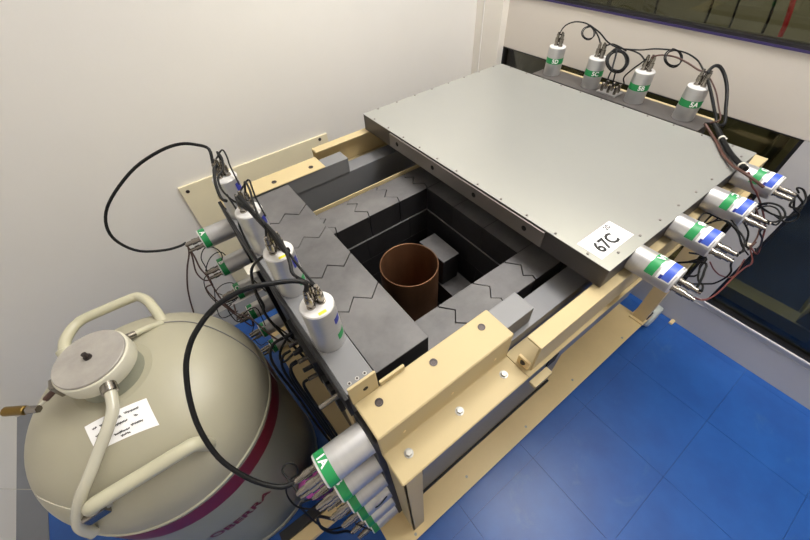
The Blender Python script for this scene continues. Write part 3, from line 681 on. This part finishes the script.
# ------------------------------------------------------------------ cables: label, radius, colour, points
CABLES = [
    ('thick black cable arching far left over the wall plate',0.0046,'k',[(0.083,1.115,1.262),(0.093,1.139,1.295),(0.07,1.161,1.308),(0.031,1.185,1.315),(-0.026,1.204,1.306),(-0.108,1.225,1.274),(-0.192,1.244,1.217),(-0.248,1.254,1.163),(-0.276,1.249,1.109),(-0.274,1.238,1.06),(-0.242,1.23,1.008),(-0.181,1.239,0.967),(-0.136,1.252,0.949),(-0.115,1.262,0.945)]),
    ('thickest black cable looping over the dewar dome to tube 1A',0.005,'k',[(0.083,0.49,1.262),(0.091,0.495,1.278),(0.077,0.505,1.289),(0.041,0.517,1.299),(-0.011,0.53,1.308),(-0.07,0.53,1.302),(-0.12,0.515,1.281),(-0.149,0.497,1.259),(-0.167,0.477,1.236),(-0.185,0.446,1.201),(-0.197,0.411,1.159),(-0.198,0.371,1.11),(-0.184,0.336,1.07),(-0.163,0.307,1.037),(-0.138,0.286,1.016),(-0.115,0.279,1.01)]),
    ('black lead between the two rearmost upright tubes beside the dewar',0.003,'k',[(0.107,1.115,1.262),(0.108,1.114,1.291),(0.109,1.077,1.288),(0.096,1.037,1.279),(0.07,1.009,1.272),(0.062,0.965,1.26),(0.07,0.918,1.249),(0.083,0.894,1.247),(0.083,0.903,1.262)]),
    ('thin black lead from third upright tube down to the second',0.003,'k',[(0.107,0.903,1.262),(0.115,0.885,1.304),(0.112,0.838,1.306),(0.1,0.786,1.303),(0.094,0.746,1.294),(0.094,0.716,1.281),(0.083,0.697,1.262)]),
    ('black cable running along the upright tubes to the white-capped one',0.004,'k',[(0.083,0.913,1.262),(0.077,0.86,1.264),(0.09,0.795,1.275),(0.097,0.727,1.283),(0.1,0.665,1.287),(0.098,0.612,1.285),(0.091,0.572,1.278),(0.084,0.542,1.269),(0.107,0.49,1.262)]),
    ('thin black lead between second upright tube and the white-capped tube',0.003,'k',[(0.107,0.697,1.262),(0.105,0.663,1.268),(0.101,0.605,1.277),(0.101,0.543,1.278),(0.106,0.504,1.265),(0.107,0.498,1.262)]),
    ('short black lead drooping over the panel edge beside third upright tube',0.003,'k',[(0.07,1.0,1.22),(0.071,0.941,1.193),(0.056,0.914,1.17),(0.052,0.884,1.144),(0.05,0.86,1.12)]),
    ('black cable dropping from second upright tube down the panel side',0.004,'k',[(0.07,0.72,1.2),(0.03,0.751,1.155),(0.014,0.754,1.117),(0.005,0.748,1.069),(0.004,0.737,1.021),(-0.003,0.727,0.974),(0.03,0.66,0.8)]),
    ('brown wire hanging straight down from topmost back tube',0.003,'b',[(-0.115,1.238,0.941),(-0.126,1.24,0.91),(-0.165,1.252,0.838),(-0.207,1.256,0.744),(-0.238,1.247,0.643),(-0.252,1.231,0.562),(-0.14,1.3,0.55)]),
    ('brown wire slanting down from topmost back tube towards the panel',0.003,'b',[(-0.115,1.238,0.951),(-0.114,1.223,0.906),(-0.12,1.208,0.857),(-0.115,1.193,0.82),(-0.117,1.178,0.781),(-0.117,1.15,0.713),(-0.1,1.118,0.651),(-0.09,1.15,0.66)]),
    ('thin black wire curled round the second back tube',0.002,'k',[(-0.115,1.262,0.788),(-0.091,1.284,0.806),(-0.062,1.295,0.819),(-0.033,1.291,0.821),(-0.022,1.272,0.805),(-0.037,1.259,0.778),(-0.068,1.273,0.764),(-0.106,1.292,0.749),(-0.143,1.295,0.721),(-0.157,1.268,0.68),(-0.148,1.23,0.641),(-0.12,1.2,0.62)]),
    ('small black wire ring above the second back tube',0.002,'k',[(-0.115,1.238,0.788),(-0.107,1.256,0.806),(-0.104,1.291,0.833),(-0.073,1.304,0.859),(-0.041,1.28,0.857),(-0.032,1.247,0.838),(-0.055,1.231,0.815),(-0.1,1.24,0.8)]),
    ('thin black wire curl at the third back tube',0.002,'k',[(-0.115,1.262,0.631),(-0.131,1.286,0.641),(-0.096,1.288,0.66),(-0.057,1.267,0.664),(-0.051,1.233,0.643),(-0.078,1.213,0.615),(-0.125,1.224,0.599),(-0.1,1.18,0.58)]),
    ('brown wire running from third back tube to the panel side',0.003,'b',[(-0.115,1.238,0.631),(-0.128,1.221,0.634),(-0.103,1.12,0.651),(-0.06,1.019,0.685),(-0.039,0.927,0.707),(-0.022,0.854,0.727),(-0.006,0.807,0.746),(0.02,0.78,0.78)]),
    ('thin black wire curl at the fourth back tube',0.002,'k',[(-0.115,1.262,0.474),(-0.125,1.245,0.449),(-0.087,1.239,0.454),(-0.068,1.209,0.43),(-0.096,1.195,0.395),(-0.09,1.2,0.4)]),
    ('thin black wire at the lowest back tube',0.002,'k',[(-0.115,1.262,0.317),(-0.101,1.207,0.261),(-0.062,1.198,0.262),(-0.048,1.165,0.231),(-0.06,1.22,0.25)]),
    ('black cable from the connector box, middle of the bundle',0.0045,'k',[(0.006,0.56,0.84),(-0.01,0.56,0.83),(-0.012,0.55,0.76),(-0.005,0.52,0.54),(0.0,0.47,0.34),(0.01,0.46,0.14)]),
    ('black cable from the connector box, left of the middle one',0.0045,'k',[(0.006,0.6,0.895),(-0.016,0.6,0.885),(-0.024,0.59,0.815),(-0.017,0.56,0.595),(-0.012,0.51,0.395),(-0.002,0.5,0.14)]),
    ('black cable from the connector box, second from the dewar',0.0045,'k',[(0.006,0.63,0.84),(-0.02,0.63,0.83),(-0.032,0.62,0.76),(-0.025,0.59,0.54),(-0.02,0.54,0.34),(-0.01,0.53,0.14)]),
    ('black cable from the connector box, closest to the panel',0.0045,'k',[(0.006,0.68,0.84),(-0.025,0.68,0.83),(-0.042,0.67,0.76),(-0.035,0.64,0.54),(-0.03,0.59,0.34),(-0.02,0.58,0.14)]),
    ('black cable from the connector box, closest to the dewar stripe',0.0045,'k',[(0.006,0.697,0.895),(-0.033,0.697,0.885),(-0.057,0.687,0.815),(-0.05,0.657,0.595),(-0.045,0.607,0.395),(-0.035,0.597,0.14)]),
    ('short black lead entering the top of the connector box',0.004,'k',[(0.03,0.74,0.84),(-0.023,0.709,0.821),(-0.028,0.676,0.81),(0.035,0.66,0.86)]),
    ('brown wire bending from the topmost back tube to the second',0.003,'b',[(-0.115,1.262,0.939),(-0.124,1.269,0.876),(-0.147,1.277,0.791),(-0.141,1.275,0.739),(-0.12,1.28,0.72)]),
    ('brown wire running down between second and third back tubes',0.003,'b',[(-0.12,1.25,0.72),(-0.15,1.259,0.709),(-0.144,1.218,0.678),(-0.126,1.177,0.652),(-0.097,1.112,0.612),(-0.073,1.065,0.584),(-0.06,1.08,0.6)]),
    ('thin black wire hanging from the second back tube',0.002,'k',[(-0.115,1.25,0.778),(-0.125,1.246,0.702),(-0.157,1.248,0.608),(-0.168,1.238,0.53),(-0.1,1.26,0.5)]),
    ('tangled black wire behind the dewar dome',0.0025,'k',[(-0.1,1.2,0.62),(-0.125,1.198,0.598),(-0.116,1.153,0.55),(-0.068,1.167,0.568),(-0.025,1.158,0.57),(-0.025,1.124,0.531),(-0.03,1.1,0.5)]),
    ('black cable running down the panel side to the connector box',0.0025,'k',[(0.03,0.8,1.0),(0.013,0.852,1.017),(-0.001,0.815,0.967),(-0.001,0.766,0.915),(0.03,0.7,0.86)]),
    ('thick black sleeve between third and second upright tubes beside the dewar',0.007,'k',[(0.085,0.87,1.28),(0.092,0.778,1.271),(0.097,0.731,1.266),(0.102,0.687,1.258),(0.102,0.649,1.248),(0.11,0.64,1.25)]),
    ('short black sleeve below the plugs of the rearmost upright tube',0.0045,'k',[(0.085,1.08,1.27),(0.074,1.069,1.266),(0.057,1.021,1.248),(0.051,0.985,1.226),(0.06,0.97,1.22)]),
    ('thin black wire bow on the rearmost upright tube cap',0.0025,'k',[(0.095,1.129,1.262),(0.126,1.14,1.28),(0.128,1.121,1.263),(0.123,1.103,1.243),(0.12,1.06,1.2)]),
    ('thin black wire bow on the third upright tube cap',0.0025,'k',[(0.095,0.917,1.262),(0.131,0.93,1.28),(0.13,0.915,1.262),(0.126,0.897,1.241),(0.125,0.86,1.2)]),
    ('thin black wire ring at the plugs of tube 1A',0.002,'k',[(-0.115,0.251,1.01),(-0.123,0.295,1.015),(-0.125,0.313,1.018),(-0.11,0.318,1.018),(-0.1,0.308,1.004),(-0.108,0.3,0.984),(-0.127,0.305,0.966),(-0.146,0.302,0.939),(-0.152,0.289,0.909),(-0.145,0.271,0.878),(-0.115,0.251,0.845)]),
    ('black wire along the plugs from tube 1B downwards',0.003,'k',[(-0.115,0.279,0.845),(-0.163,0.316,0.744),(-0.17,0.308,0.65),(-0.17,0.296,0.552),(-0.16,0.282,0.457),(-0.115,0.279,0.35)]),
    ('black cable sagging below the plugs of tube 1C',0.004,'k',[(-0.115,0.251,0.68),(-0.155,0.298,0.608),(-0.169,0.286,0.528),(-0.154,0.269,0.45),(-0.127,0.261,0.39),(-0.115,0.251,0.35)]),
    ('thin black wire crossing the lower tubes of the front stack',0.002,'k',[(0.03,0.222,0.6),(-0.004,0.228,0.541),(-0.043,0.248,0.487),(-0.091,0.261,0.417),(-0.06,0.22,0.33)]),
    ('thin black cable arching from the furthest upright tube to its neighbour',0.003,'k',[(1.68,1.1,1.285),(1.677,1.104,1.292),(1.694,1.099,1.317),(1.715,1.072,1.333),(1.73,1.027,1.334),(1.728,0.982,1.323),(1.71,0.938,1.305),(1.692,0.911,1.291),(1.68,0.9,1.285)]),
    ('small black wire loop beside the furthest upright tube',0.002,'k',[(1.689,0.984,1.334),(1.691,0.987,1.337),(1.699,0.975,1.333),(1.7,0.959,1.322),(1.691,0.948,1.31),(1.677,0.944,1.301),(1.661,0.949,1.298),(1.65,0.962,1.303),(1.648,0.977,1.313),(1.656,0.987,1.325),(1.671,0.988,1.334),(1.686,0.98,1.337),(1.697,0.966,1.332),(1.698,0.952,1.323),(1.69,0.943,1.312),(1.675,0.942,1.305),(1.659,0.948,1.303),(1.649,0.96,1.307),(1.647,0.972,1.316),(1.654,0.98,1.325),(1.667,0.981,1.333),(1.679,0.976,1.336),(1.685,0.973,1.337)]),
    ('black cable rising over the coil to tube 5B',0.003,'k',[(1.678,0.971,1.345),(1.674,0.914,1.328),(1.662,0.861,1.307),(1.663,0.812,1.296),(1.677,0.768,1.295),(1.682,0.726,1.288),(1.673,0.694,1.276),(1.68,0.69,1.285)]),
    ('short black lead from tube 5C to the coil',0.003,'k',[(1.68,0.876,1.285),(1.68,0.873,1.287),(1.676,0.848,1.3),(1.658,0.803,1.302),(1.638,0.764,1.301)]),
    ('black cable wound in a tight coil above the lid',0.0035,'k',[(1.679,0.821,1.283),(1.68,0.823,1.285),(1.693,0.803,1.278),(1.693,0.779,1.262),(1.679,0.76,1.242),(1.656,0.754,1.227),(1.63,0.763,1.223),(1.612,0.784,1.231),(1.609,0.808,1.248),(1.621,0.824,1.267),(1.644,0.826,1.281),(1.669,0.813,1.285),(1.685,0.791,1.279),(1.687,0.768,1.264),(1.674,0.753,1.247),(1.65,0.751,1.235),(1.625,0.762,1.232),(1.608,0.781,1.239),(1.606,0.8,1.253),(1.617,0.812,1.269),(1.636,0.814,1.281),(1.656,0.805,1.285),(1.669,0.788,1.28),(1.669,0.77,1.267),(1.656,0.755,1.251),(1.635,0.751,1.239),(1.613,0.758,1.234),(1.598,0.775,1.24),(1.595,0.795,1.255),(1.606,0.811,1.273),(1.626,0.816,1.288),(1.648,0.807,1.294),(1.59,0.769,1.241)]),
    ('black lead from the coil down to the plugs, left one',0.003,'k',[(1.59,0.769,1.241),(1.62,0.787,1.206),(1.649,0.8,1.171),(1.66,0.8,1.165)]),
    ('black lead from the coil down to the plugs, right one',0.003,'k',[(1.603,0.759,1.24),(1.626,0.766,1.202),(1.643,0.769,1.173),(1.68,0.77,1.165)]),
    ('black lead from the strip plugs up to tube 5B',0.003,'k',[(1.7,0.75,1.165),(1.688,0.755,1.193),(1.686,0.732,1.231),(1.684,0.712,1.255),(1.68,0.69,1.285)]),
    ('long black cable arching from the coil to tube 5A',0.003,'k',[(1.629,0.778,1.307),(1.654,0.72,1.31),(1.677,0.677,1.318),(1.698,0.624,1.321),(1.709,0.577,1.319),(1.706,0.53,1.307),(1.69,0.497,1.292),(1.68,0.485,1.285)]),
    ('brown cable between tubes 5B and 5A',0.003,'b',[(1.68,0.666,1.285),(1.671,0.673,1.292),(1.684,0.646,1.302),(1.692,0.601,1.304),(1.689,0.549,1.296),(1.682,0.508,1.287),(1.68,0.489,1.285)]),
    ('black wire loop hanging between tubes 5B and 5A',0.0025,'k',[(1.694,0.623,1.322),(1.698,0.624,1.325),(1.708,0.61,1.32),(1.709,0.592,1.308),(1.699,0.578,1.294),(1.682,0.574,1.283),(1.663,0.581,1.28),(1.651,0.596,1.286),(1.648,0.614,1.298),(1.657,0.626,1.312),(1.674,0.627,1.322),(1.692,0.618,1.325),(1.705,0.602,1.32),(1.706,0.585,1.309),(1.696,0.575,1.297),(1.679,0.573,1.288),(1.661,0.581,1.286),(1.649,0.595,1.291),(1.647,0.609,1.301),(1.655,0.619,1.312),(1.67,0.62,1.321),(1.684,0.614,1.324),(1.687,0.614,1.326)]),
    ('thick black cable arching right of tube 5A',0.0055,'k',[(1.68,0.461,1.285),(1.676,0.469,1.289),(1.703,0.468,1.302),(1.718,0.453,1.299),(1.716,0.424,1.277),(1.697,0.39,1.244),(1.663,0.355,1.202),(1.63,0.325,1.164),(1.6,0.345,1.165)]),
    ('black cable falling straight from tube 5A to the lid corner',0.005,'k',[(1.69,0.473,1.285),(1.675,0.456,1.265),(1.663,0.424,1.236),(1.644,0.384,1.198),(1.625,0.35,1.164),(1.59,0.37,1.162)]),
    ('thin brown wire falling from tube 5A',0.0025,'b',[(1.69,0.483,1.285),(1.689,0.451,1.263),(1.68,0.414,1.235),(1.658,0.373,1.197),(1.637,0.345,1.17),(1.6,0.36,1.165)]),
    ('thick black sleeved bundle lying over the lid corner',0.0085,'k',[(1.6,0.345,1.165),(1.576,0.316,1.158),(1.539,0.284,1.152),(1.475,0.235,1.152),(1.419,0.189,1.158),(1.38,0.158,1.166)]),
    ('brown cable running beside the sleeved bundle',0.0045,'b',[(1.59,0.37,1.162),(1.56,0.325,1.148),(1.52,0.29,1.146),(1.455,0.243,1.147),(1.4,0.195,1.152),(1.36,0.16,1.165),(1.34,0.13,1.168),(1.35,0.09,1.15)]),
    ('reddish wire hanging in front of the grey pillar',0.0028,'r',[(1.36,0.145,1.17),(1.389,0.118,1.122),(1.411,0.101,1.098),(1.444,0.07,1.049),(1.47,0.041,1.0),(1.485,0.02,0.961),(1.492,0.003,0.914),(1.495,-0.016,0.857),(1.52,0.02,0.86)]),
    ('reddish wire swinging down to tube 4A',0.0024,'r',[(1.52,0.02,0.86),(1.406,-0.021,0.881),(1.322,-0.016,0.905),(1.202,-0.012,0.94),(1.083,-0.011,0.978),(0.988,-0.007,1.014),(0.92,0.003,1.047),(0.862,0.019,1.087),(0.84,0.018,1.096)]),
    ('black lead curling round the plugs of tube 4D',0.003,'k',[(1.47,0.018,1.108),(1.469,0.015,1.104),(1.478,-0.008,1.083),(1.459,-0.014,1.061),(1.433,0.001,1.049),(1.415,0.031,1.052),(1.408,0.061,1.061),(1.402,0.082,1.067),(1.44,0.06,1.06)]),
    ('short black lead below the plugs of tube 4D',0.003,'k',[(1.442,0.018,1.108),(1.442,-0.001,1.078),(1.458,-0.019,1.061),(1.45,-0.023,1.044),(1.437,-0.008,1.033),(1.44,0.03,1.04)]),
    ('thin black lead ring at the plugs of tube 4C',0.0025,'k',[(1.27,0.018,1.108),(1.272,0.024,1.107),(1.308,0.003,1.085),(1.352,0.007,1.086),(1.38,0.03,1.091),(1.387,0.054,1.084),(1.384,0.067,1.062),(1.385,0.058,1.034),(1.38,0.06,1.0)]),
    ('black lead hanging from tube 4C',0.0025,'k',[(1.242,0.018,1.108),(1.286,0.02,1.059),(1.343,0.002,1.005),(1.4,-0.009,0.933),(1.42,0.0,0.92)]),
    ('black lead sagging from between tubes 4B and 4C',0.0025,'k',[(1.17,0.15,1.06),(1.215,0.156,1.082),(1.242,0.127,1.071),(1.27,0.09,1.052),(1.279,0.057,1.029),(1.274,0.029,1.002),(1.28,0.0,0.98)]),
    ('black lead from tube 4B back to the lid edge',0.0025,'k',[(1.07,0.018,1.108),(1.07,0.017,1.105),(1.103,0.017,1.103),(1.14,0.031,1.107),(1.169,0.065,1.11),(1.183,0.105,1.106),(1.17,0.14,1.065)]),
    ('black lead looping under tube 4B',0.0025,'k',[(1.042,0.018,1.108),(1.046,0.013,1.086),(1.055,0.002,1.061),(1.056,0.002,1.035),(1.054,0.011,1.006),(1.054,0.025,0.989),(1.05,0.09,0.93)]),
    ('thin reddish wire below tube 4B',0.002,'r',[(1.117,0.056,1.013),(1.148,0.036,0.973),(1.196,0.012,0.932),(1.271,-0.011,0.897),(1.4,0.0,0.88)]),
    ('black lead rising from the plugs of tube 4A',0.0025,'k',[(0.87,0.018,1.108),(0.877,0.017,1.105),(0.907,0.025,1.097),(0.928,0.04,1.087),(0.99,0.058,1.074),(1.059,0.066,1.06),(1.08,0.1,1.0)]),
    ('black lead between tubes 4A and 4B',0.003,'k',[(1.0,0.14,0.98),(1.083,0.061,0.969),(1.11,0.068,0.99),(1.135,0.076,1.01),(1.1,0.11,1.02)]),
    ('thin grey wire lying across the dewar dome',0.0015,'w',[(-0.265,0.954,0.928),(-0.217,0.934,0.912),(-0.174,0.897,0.893),(-0.137,0.852,0.865),(-0.106,0.806,0.818),(-0.088,0.77,0.76),(-0.08,0.72,0.66)]),
    ('thin pale line running from the dewar clamp to the left wall',0.0012,'h',[(-0.553,0.57,0.857),(-0.6,0.62,0.87),(-0.655,0.69,0.85),(-0.75,0.8,0.7),(-0.95,1.0,0.35),(-1.1,1.2,0.12),(-1.306,1.37,0.095)]),
    ('black lead bow at the very ends of the tube 4D plugs',0.003,'k',[(1.442,0.018,1.112),(1.419,0.012,1.093),(1.443,-0.01,1.087),(1.472,-0.007,1.1),(1.482,0.016,1.12),(1.471,0.031,1.124),(1.47,0.018,1.112)]),
    ('black lead ring between tubes 4D and 4C',0.003,'k',[(1.42,0.05,1.05),(1.399,0.07,1.072),(1.405,0.054,1.086),(1.401,0.026,1.09),(1.377,0.003,1.083),(1.324,0.009,1.085),(1.271,0.029,1.1),(1.27,0.018,1.104)]),
    ('black lead arching between tubes 4C and 4B',0.003,'k',[(1.2,0.14,1.05),(1.256,0.137,1.077),(1.289,0.111,1.076),(1.306,0.075,1.058),(1.303,0.042,1.034),(1.278,0.023,1.008),(1.28,0.01,1.0)]),
    ('thin black lead into the upper plug of tube 4B',0.0025,'k',[(1.25,0.13,1.04),(1.241,0.111,1.086),(1.201,0.07,1.096),(1.149,0.042,1.101),(1.099,0.015,1.107),(1.07,0.018,1.114)]),
    ('black lead dropping to the upper plug of tube 4A',0.003,'k',[(1.02,0.15,0.99),(1.004,0.064,1.083),(0.967,0.044,1.087),(0.917,0.034,1.093),(0.875,0.027,1.1),(0.87,0.018,1.112)]),
    ('brown wire hanging beside the reddish wire',0.0025,'b',[(1.36,0.1,1.1),(1.369,0.062,1.065),(1.367,0.034,1.032),(1.35,0.016,1.0),(1.32,0.011,0.969),(1.36,0.01,0.98)]),
]
CM = {'k': 'cable', 'b': 'cable_b', 'r': 'cable_r', 'w': 'steel', 'h': 'hose'}
for lab, r, mt, pts in CABLES:
    p0 = Vector(pts[0]); ob = MB().sweep(pts, r, 8 if r > .004 else 6, 4).build('cable', M[CM[mt]], None, tuple(p0))
    tag(ob, lab, 'cable', 'detector cables')
TIES = [((1.545, .289, 1.1535), (-.6, -.5, 0), .0105, 'white cable tie at the top of the sleeved bundle'), ((1.40, .174, 1.162), (-.6, -.45, .1), .0105, 'white cable tie at the low end of the sleeved bundle'), ((1.52, .02, .86), (0, 0, 1), .009, 'white cable tie on the reddish wire below tube 4D')]
for p, ax, r, lab in TIES:
    fr = Vector(ax).to_track_quat('Z', 'Y').to_matrix()
    t = MB().lathe([(r - .0015, -.003), (r, -.003), (r, .003), (r - .0015, .003)], p, 12, fr); q = fr @ Vector((r, 0, 0)) + Vector(p)
    t.box(q.x - .004, q.x + .004, q.y - .004, q.y + .004, q.z - .003, q.z + .003)
    tag(t.build('cable_tie', M['tie']), lab, 'cable tie', 'cable ties')
tag(MB().box(.010, .0455, .845, .885, 1.045, 1.049, .001).build('tape_flag', M['tie']), 'white tape flag stuck to the panel edge beside the second upright tube', 'tape')
